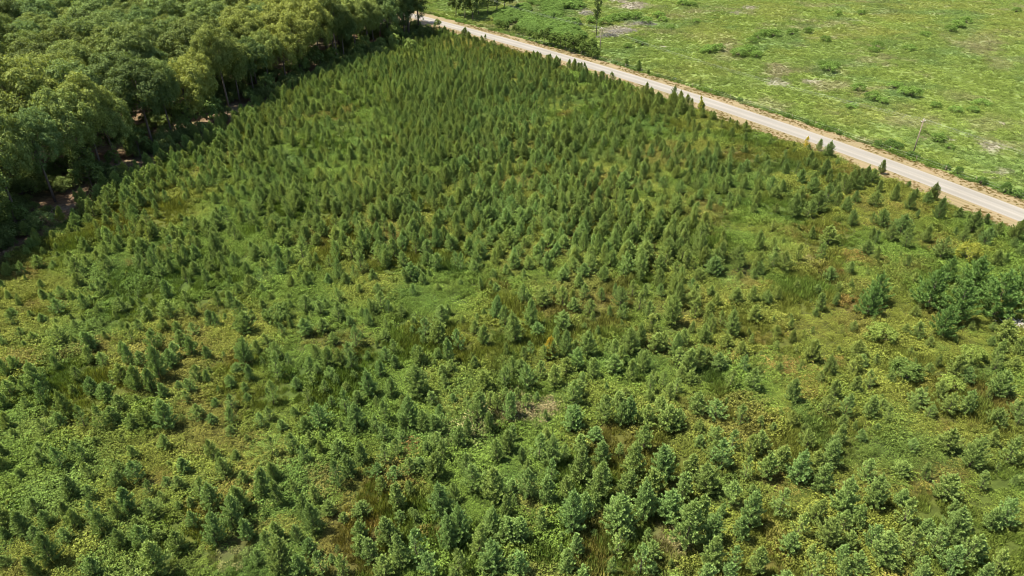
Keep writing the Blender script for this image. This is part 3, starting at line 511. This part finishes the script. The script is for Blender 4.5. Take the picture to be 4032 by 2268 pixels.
# surveyed odd crowns: yellowish ones and dark ones
for (a, b, r_, t_, y_) in ((790, 270, 110, 1.35, .40), (1180, 90, 110, 1.35, .40), (1010, 230, 50, 1.2, .32), (520, 430, 90, 1.2, .29), (120, 330, 90, 1.15, .25), (960, 110, 90, 1.25, .3), (480, 270, 50, .75, -.12), (330, 40, 50, .55, -.1), (930, 150, 45, .6, -.05), (60, 380, 60, .75, -.1), (1350, 90, 60, .8, -.1)):
    m = np.hypot(tu - a, (tv - b) * 1.3) < r_; tn[m] = t_ * rng.uniform(.9, 1.08, m.sum()); yel[m] = y_
tcol = np.stack([tn * (1 + .6 * yel), tn * (1 + .16 * yel), tn * (1 - .35 * yel)], 1)
order = np.argsort(-(tin * 1000 - tw * tin)); vis = [i for i in order if tin[i]][:300]; vis_set = set(vis)
bk = rng.integers(0, 6, len(T)); ws_ = wood_s(T[:, 0], T[:, 1]); BF = ['a domed', 'a compact', 'a high', 'a low spreading', 'a narrow', 'a rounded']
for i in vis:
    hue = "olive-yellow" if yel[i] > .28 else ("dark green" if tn[i] < .92 else "mid green")
    sz_w = "large" if hs[i] > 1.33 else ("small" if hs[i] < 1.18 else "middling"); hue = sz_w + " " + hue
    lab = ("%s crowned broadleaf tree at the wood's edge beside young pines" if isedge[i] else "%s broadleaf tree with " + BF[bk[i]] + (" crown just behind the wood's edge row" if ws_[i] < 26 else " crown deep in the wood")) % hue
    plant("broadleaf_tree", BV[bk[i]], T[i, 0], T[i, 1], hs[i], rnd.random() * 6.28, tcol[i], lab, "tree", ("%s trees along the edge of the wood" if isedge[i] else "%s trees inside the wood, " + BF[bk[i]] + (", near its edge" if ws_[i] < 26 else ", deep in it")) % hue, sxy=rnd.uniform(.88, 1.06) * (.84 if isedge[i] else .97))
ro = np.array([i for i in range(len(T)) if i not in vis_set])
scatter("woodland", BFAR, T[ro, 0], T[ro, 1], gh(T[ro, 0], T[ro, 1]) - .06, np.repeat(hs[ro][:, None], 3, 1), rng.random(len(ro)) * 6.28, bk[ro], tcol[ro], "further trees of the same wood merging into one mass", "woodland")
# undergrowth at the wood's foot
un = 900; d = rng.random(un) * L[-1]; ux = np.interp(d, L, we[:, 0]) - rng.uniform(-2.5, 22, un); uy = np.interp(d, L, we[:, 1])
m = vn(ux, uy, 9, 4) > .38; ux, uy = ux[m], uy[m]; un = len(ux); us = rng.uniform(.8, 2.6, un)
scatter("undergrowth", [joined(v, BROAD_I) for v in SV], ux, uy, gh(ux, uy) - .05, np.repeat(us[:, None], 3, 1), rng.random(un) * 6.28, rng.integers(0, 4, un), np.stack([rng.uniform(.6, 1.2, un)] * 3, 1), "leafy undergrowth on the brown litter beneath the wood's edge", "undergrowth")
for d in np.arange(4, L[-1] - 30, 6.5):
    d += rng.normal(0, 1.5); x = float(np.interp(d, L, we[:, 0]) - rng.uniform(1.0, 5.0)); y = float(np.interp(d, L, we[:, 1])); c = rng.uniform(.7, 1.2)
    if rng.random() < .25: continue
    plant("small_tree", MIDV[int(rng.integers(0, 3))], x, y, rng.uniform(.6, 1.25), rnd.random() * 6.28, (c * .92, c, c * .9), "small shaded tree under the taller crowns of the wood's edge", "tree", "small shaded trees along the wood's edge")
# dark trees at the wood's far corner, by the road
for u, v, s, c, k in ((1450, 178, .95, .55, 0), (1500, 165, 1.1, .5, 1), (1560, 150, 1.15, .48, 0), (1610, 150, 1.1, .45, 1), (1650, 128, .95, .5, 0), (1585, 90, 1.15, .5, 1), (1530, 95, 1.1, .55, 0), (1470, 110, 1.15, .55, 1)):
    one("tall_pine", TP[k], u, v, s * 1.5, (c, c * 1.0, c * 1.05), "tall dark old pine at the wood's corner by the road end", "pine tree", "dark old pines at the corner of the wood", sxy=1.5)
for u, v, s, c in ((1440, 210, 1.0, 1.3), (1555, 195, .9, 1.65), (1625, 205, .8, 1.6), (1500, 205, .8, 1.2), (1690, 150, .75, .7), (1665, 160, .7, .65), (1730, 112, .6, 1.1), (1400, 240, .9, 1.1)):
    one("small_tree", MIDV[int(u) % 3], u, v, s, (c, c, c * .9), "small leafy tree at the foot of the dark old pines", "tree", "small trees before the dark old pines")

# ------------------------------------------------------------------ across the road
for u, v, s, c in ((1795, 62, 1.3, .62), (1830, 70, 1.5, .68), (1862, 80, 1.35, .8), (1885, 58, 1.5, .75), (1920, 55, 1.3, .78), (1955, 45, 1.5, .6), (1985, 38, 1.35, .6), (1900, 20, 1.5, .7), (1840, 30, 1.6, .6)):
    one("small_tree", MIDV[(int(u) + int(v)) % 3], u, v, s * 1.45, (c, c * 1.03, c), "dark leafy tree in the group across the road by bright meadow", "tree", "dark trees grouped across the road")
for u, v, s, c in ((2140, 178, .62, .62), (2165, 180, .5, .75), (2190, 184, .55, .9), (2205, 192, .5, .7), (2225, 196, .55, .95), (2245, 200, .5, .65), (2262, 206, .62, .75), (2285, 210, .58, .62), (2300, 218, .52, .8), (2322, 222, .55, .7), (2338, 230, .40, .75), (2350, 232, .34, .85), (2235, 175, .5, 1.1), (2275, 182, .48, 1.05), (2330, 196, .45, 1.1), (2110, 165, .4, .9), (2085, 155, .36, 1.0), (2060, 142, .36, 1.1), (2030, 134, .4, .9), (1990, 122, .42, .8), (1965, 112, .4, .85)):
    one("thicket_bush", MIDV[(int(u) * 7 + int(v)) % 3], u, v, s * 1.5, (c * .82, c * .92, c * .68), "leafy bush in the dark thicket along the road's far verge", "bush", "bushes of the thicket beside the road", sxy=1.1)
one("tall_pine", TP[0], 2347, 148, 1.14, (.52, .55, .62), "lone tall slender pine with bare lower trunk by utility pole", "pine tree", sxy=.7)
for u, v, h in ((2466, 262, 2.6), (2514, 280, 3.6), (2553, 292, 1.7)): one("roadside_pine", PV[10][1], u, v, h / 4, (.75, .85, .8), "small dark pine on the far verge between road and pasture", "pine tree", "small pines on the far verge")
one("sapling", PV[16][1], 2754, 347, .7, (.9, .9, .7), "tiny lollipop sapling on the far verge beside olive grass", "sapling", sxy=.8)
for u, v, s, sx in ((3455, 578, 1.2, 1), (3500, 585, 1.6, 1), (3530, 592, 1.5, .9), (3585, 618, 1.0, 1.1), (3605, 624, .9, 1), (3770, 690, 1.5, .6), (3725, 668, .9, 1), (3860, 725, 1.2, 1), (3955, 760, 1.7, .7), (4005, 775, 1.1, 1.1), (3100, 462, .7, 1), (2912, 400, .9, 1), (2655, 318, .8, 1.2), (2590, 302, .6, 1.5), (3175, 488, .8, 1), (3300, 530, .7, 1)):
    one("verge_shrub", SV[int(u) % 4], u, v, s, (.62, .8, .62), "small dark shrub on the pasture edge of the far verge", "shrub", "dark shrubs along the pasture edge", sxy=sx)
FS = [(2985, 150, 2.6), (2960, 165, 2.2), (3010, 135, 2.4), (3045, 140, 2.8), (2905, 225, 2.6), (2945, 215, 2.8), (2975, 230, 2.3), (2795, 212, 2.6), (2825, 205, 2.4), (2770, 215, 1.7), (3120, 130, 2.4), (3180, 125, 2.2), (3250, 160, 2.2), (3260, 285, 2.4), (3275, 270, 2.0), (3235, 265, 1.8), (3375, 362, 2.2), (3430, 398, 2.3), (3470, 412, 1.8), (3590, 385, 2.6), (3560, 375, 2.1), (3520, 350, 2.0), (3350, 430, 1.5), (3680, 430, 1.6), (3760, 448, 1.6), (3860, 420, 1.9), (3830, 445, 1.4), (3690, 562, 1.9), (3735, 590, 1.1), (2690, 22, 2.6), (2720, 25, 2.2), (2590, 70, 2.6), (2610, 85, 2.0), (2545, 95, 2.6), (2500, 75, 3.0), (2460, 78, 2.8), (2420, 85, 3.0), (2380, 100, 2.8), (2330, 92, 2.8), (3390, 55, 2.0), (3450, 190, 2.4), (3440, 205, 1.9), (3740, 130, 2.6), (3770, 110, 2.8), (3800, 90, 2.6), (3580, 200, 2.2), (3640, 150, 2.0), (4000, 50, 2.0), (3300, 60, 2.2), (2740, 90, 1.8), (2640, 120, 1.9), (2530, 185, 1.7), (2510, 175, 1.9), (2470, 195, 1.6)]
for k, (u, v, s) in enumerate(FS):
    c = .75 + .35 * rnd.random(); one("pasture_shrub", SV[k % 4], u, v, s * .8, (c * 1.0, c * 1.22, c * .85), "soft green shrub mounded in the rough pasture across the road", "shrub", "shrubs scattered over the rough pasture", sxy=rnd.uniform(1.2, 1.7))
# teal saplings mass left of the tall pine
n = 1500; u, v = rng.uniform(1950, 2340, n), rng.uniform(-10, 172, n); m = (v < 104 + (u - 1960) * .22) & (v > 58 - (u - 1960) * .3) & ~((u > 2210) & (v > 38) & (v < 98))
cx_, cy_ = gp(u[m], v[m]); keep = vn(cx_, cy_, 12, 1) > .25 + .75 * sst(2230, 2335, u[m] + 70 * (vn(cx_, cy_, 8, 5) - .5)); cx_, cy_ = cx_[keep], cy_[keep]; n = len(cx_); c = .8 + .5 * fbm(cx_, cy_, 10, 2); s = rng.uniform(.7, 1.9, n) * (.7 + .7 * vn(cx_, cy_, 9, 6))
scatter("regrowth", [joined(v_, BROAD_I) for v_ in SV], cx_, cy_, gh(cx_, cy_) - .05, np.stack([s * 1.3, s * 1.3, s], 1), rng.random(n) * 6.28, rng.integers(0, 4, n), np.stack([c * .92, c * 1.12, c * .9], 1), "soft blue-green woody regrowth massed between the thicket and the dark trees", "regrowth")
# grey brush piles
def brush_pile(u, v, rx_, ry_, h, n, seed, label, mat=BARK_GREY):
    r = np.random.default_rng(seed); x, y = at(u, v); z = float(gh(x, y)); e_ = bpy.data.objects.new("brush_pile", None); COL.objects.link(e_); e_.location = (x, y, z); tag(e_, label, "brush pile")
    vb, fb = [], []
    for i in range(n):
        a = r.random() * 6.28; q = math.sqrt(r.random()); p = np.array([math.cos(a) * q * rx_, math.sin(a) * q * ry_, h * (1 - q * q) * r.random()]); d = nrm(r.normal(0, 1, 3) * [1, 1, .35]); l = r.uniform(.5, 1.6)
        p2 = p + d * l; p2[2] = max(p2[2], 0.02); p[2] = max(p[2], .0); tube([tuple(p), tuple((p + p2) / 2 + r.normal(0, .1, 3)), tuple(p2)], [.05, .04, .015], 4, vb, fb)
    obj("branches", py_mesh("branches", vb, fb, mat), e_)
brush_pile(2400, 150, 5.5, 4, 1.6, 420, 1, "grey tangled brush pile beside the utility pole")
brush_pile(2455, 132, 6.5, 4, 1.5, 420, 2, "wide grey brush pile behind the utility pole")
brush_pile(2535, 98, 6, 4, 1.8, 400, 3, "grey-brown brush pile among soft green shrubs")
brush_pile(2310, 55, 4, 5, 2.0, 300, 4, "pale brush heap left of the lone tall pine")
PALE = noise_mat("bleached_wood", (.24, .22, .19), (.40, .37, .33), 5, bump=.3)
brush_pile(3992, 1296, 1.6, 1.2, .8, 120, 5, "small pile of bleached white branches beside large dark pines", PALE)

# ------------------------------------------------------------------ utility poles, wires, pasture fence
WHITE = noise_mat("glazed_porcelain", (.62, .62, .60), (.78, .78, .76), 20, rough=.3)
WIRE = noise_mat("aluminium_wire", (.34, .34, .33), (.46, .46, .45), 3, rough=.45)
poles = [at(2362, 205), at(3593, 610)]; p0, p1 = np.array(poles[0]), np.array(poles[1]); dpl = p1 - p0
allp = [p0 - dpl * .92, p0, p1, p1 + dpl]
labs = ["wooden utility pole at the far road end by dark trees", "tan wooden utility pole at the end of the roadside thicket", "leaning-looking dark utility pole standing in the open pasture edge", "wooden utility pole further along the pasture edge"]
pang = math.atan2(dpl[1], dpl[0]); ph = 9.0; attach = []
for (x, y), lb in zip(allp, labs):
    z = float(gh(x, y)); e_ = bpy.data.objects.new("utility_pole", None); COL.objects.link(e_); e_.location = (x, y, z - .1); e_.rotation_euler = (0, 0, pang); tag(e_, lb, "utility pole", "utility poles along the road")
    obj("post", py_mesh("post", *tube([(0, 0, 0), (0, 0, ph * .5), (0, 0, ph)], [.16, .14, .11], 10), WOOD), e_)
    b = np.array([[-.06, -.75, ph - .55], [.06, -.75, ph - .55], [.06, .75, ph - .55], [-.06, .75, ph - .55]]); t_ = b + [0, 0, .13]
    ca = obj("crossarm", py_mesh("crossarm", np.concatenate([b, t_]).tolist(), [(3, 2, 1, 0), (4, 5, 6, 7), (0, 1, 5, 4), (1, 2, 6, 5), (2, 3, 7, 6), (3, 0, 4, 7)], WOOD, False), e_)
    im = py_mesh("insulator", *tube([(0, 0, 0), (0, 0, .06), (0, 0, .10), (0, 0, .2)], [.03, .09, .06, .04], 8), WHITE)
    for yy, zz in ((-.65, ph - .42), (.65, ph - .42), (0, ph)): io = obj("insulator", im, ca if yy else e_); io.location = (0, yy, zz)
    attach.append([(x - math.sin(pang) * yy, y + math.cos(pang) * yy, z - .1 + zz + .17) for yy, zz in ((-.65, ph - .42), (.65, ph - .42), (0, ph))])
for k in range(3):
    pts = []
    for a, b in zip(attach[:-1], attach[1:]):
        for q in np.linspace(0, 1, 25)[:-1 if b is not attach[-1] else None]: pts.append(tuple(np.array(a[k]) * (1 - q) + np.array(b[k]) * q - np.array([0, 0, 4 * 1.6 * q * (1 - q)])))
    tag(obj("power_line", py_mesh("power_line", *tube(pts, [.007] * len(pts), 4), WIRE)), "thin sagging power line strung between the utility poles", "wire", "power lines between the utility poles")
fe_ = bpy.data.objects.new("wire_fence", None); COL.objects.link(fe_); tag(fe_, "low wire fence with thin wooden posts along the pasture edge", "fence")
pm = py_mesh("post", *tube([(0, 0, -.2), (0, 0, .6), (0, 0, 1.3)], [.06, .055, .05], 6), WOOD); fp = []
for yv in np.arange(96, 300, 6.5):
    dd = float(np.interp(yv, YS, tx)); l_ = math.sqrt(1 + dd * dd); x = float(road_x(yv)) + 5.0 / l_; y = yv - dd * 5.0 / l_
    o_ = obj("post", pm, fe_); o_.location = (x, y, float(gh(x, y))); o_.rotation_euler = (rnd.gauss(0, .05), rnd.gauss(0, .05), 0); fp.append((x, y, float(gh(x, y))))
for hz in (.55, 1.1): obj("wire", py_mesh("wire", *tube([(a, b, c + hz) for a, b, c in fp], [.008] * len(fp), 3), WIRE), fe_)

# ------------------------------------------------------------------ ground cover, grass, dry grass (nobody could count it)
def field_points(n, x0, x1, y0, y1): return rng.uniform(x0, x1, n), rng.uniform(y0, y1, n)
MND = [clump_mesh(500 + i, 'mound') for i in range(4)]; VIN = [clump_mesh(510 + i, 'vine') for i in range(4)]; TUF = [clump_mesh(520 + i, 'tuft') for i in range(4)]
# scrub in the pine block
A = 230.0 * 330
cx_, cy_ = field_points(150000, -140, 130, 34, 330); u, v, wv = proj(cx_, cy_)
rs, ws = road_s(cx_, cy_), wood_s(cx_, cy_)
m = (u > -500) & (u < 4550) & (v < 2650) & (rs < -RW - 5.0 + (vn(cx_, cy_, 3, 2) - .5) * 2) & (ws < -.5 + (vn(cx_, cy_, 4, 1) - .5) * 5)
m &= rng.random(len(cx_)) < np.interp(cy_, (40, 150, 330), (1.0, .8, .55))
cx_, cy_ = cx_[m], cy_[m]; n = len(cx_); t_ = site_tint(cx_ + rng.normal(0, .8, n), cy_ + rng.normal(0, .8, n)) * (rng.normal(1, .2, n).clip(.5, 1.6))[:, None]
big_ = fbm(cx_, cy_, 6, 7); s = (.85 + .75 * sst(.38, .66, big_)) * rng.uniform(.7, 1.3, n); sz = s * (.7 + .8 * vn(cx_, cy_, 5, 0))
kn = fbm(cx_, cy_, 12, 3) + rng.normal(0, .05, n); ix = np.where(kn > .56, 8, np.where(kn < .47, 4, 0)) + rng.integers(0, 4, n); tuf = ix > 7; s[tuf] *= 1.1; sz[tuf] *= 1.25
scatter("scrub_cover", MND + VIN + TUF, cx_, cy_, gh(cx_, cy_) - .03, np.stack([s, s, sz], 1), rng.random(n) * 6.28, ix, t_, "tangled green and olive scrub of vines and weeds between the young pines", "scrub")
print("scrub", n, "pines", len(P), "trees", len(T), len(vis))
# pasture across the road
cx_, cy_ = field_points(260000, -60, 380, 70, 500); u, v, wv = proj(cx_, cy_); rs = road_s(cx_, cy_)
m = (u > 1500) & (u < 4550) & (v > -160) & (v < 1300) & (rs > 4.7 + (vn(cx_, cy_, 3, 3) - .5) * 1.6)
m &= rng.random(len(cx_)) < np.interp(cy_, (90, 200, 500), (1.0, .85, .5))
cx_, cy_ = cx_[m], cy_[m]; n = len(cx_); t_ = site_tint(cx_ + rng.normal(0, .9, n), cy_ + rng.normal(0, .9, n)) * (rng.normal(1, .17, n).clip(.5, 1.6))[:, None]
rs = rs[m]; bare = t_[:, 0] / t_[:, 1]; s = (.85 + .5 * sst(.35, .7, fbm(cx_, cy_, 7, 3))) * rng.uniform(.7, 1.4, n) * np.interp(bare, (.85, 1.1), (1, .7)); edge_ = (rs < 6.8); t_[edge_] *= np.array([.62, .72, .6]); s[edge_] *= 1.15
sz = s * (.55 + .75 * vn(cx_, cy_, 6, 1)); ix = np.where(rng.random(n) < .40, rng.integers(0, 4, n), 4 + rng.integers(0, 4, n))
scatter("pasture_grass", MND + TUF, cx_, cy_, gh(cx_, cy_) - .03, np.stack([s, s, sz], 1), rng.random(n) * 6.28, ix, t_, "rough bright green pasture of grass and weeds with bare tan patches", "grass")
print("pasture", n)
# dry tufts on the verges
n = 9000; yv = rng.uniform(60, 330, n); side = rng.random(n) < .5; q = rng.random(n); offv = np.where(side, .5 + 4.2 * q, -RW - .5 - 4.6 * q); dd = np.interp(yv, YS, tx); l_ = np.sqrt(1 + dd * dd)
cx_ = road_x(yv) + offv / l_; cy_ = yv - dd * offv / l_; kk = (rng.random(n) < .25 + .75 * q) & (vn(cx_, cy_, 4, 2) > .3); cx_, cy_, q = cx_[kk], cy_[kk], q[kk]; n = len(cx_)
t_ = lerp(np.broadcast_to(C(.20, .145, .066), (n, 3)), C(.14, .115, .04), rng.random(n)); t_ = lerp(t_, C(.11, .13, .03), (q > .85) * rng.random(n)); s = rng.uniform(.3, .75, n)
scatter("dry_grass", TUF, cx_, cy_, np.full(n, .015), np.stack([s, s, s * .55], 1), rng.random(n) * 6.28, rng.integers(0, 4, n), t_, "dry tan grass tufts on the road verges", "dry grass")
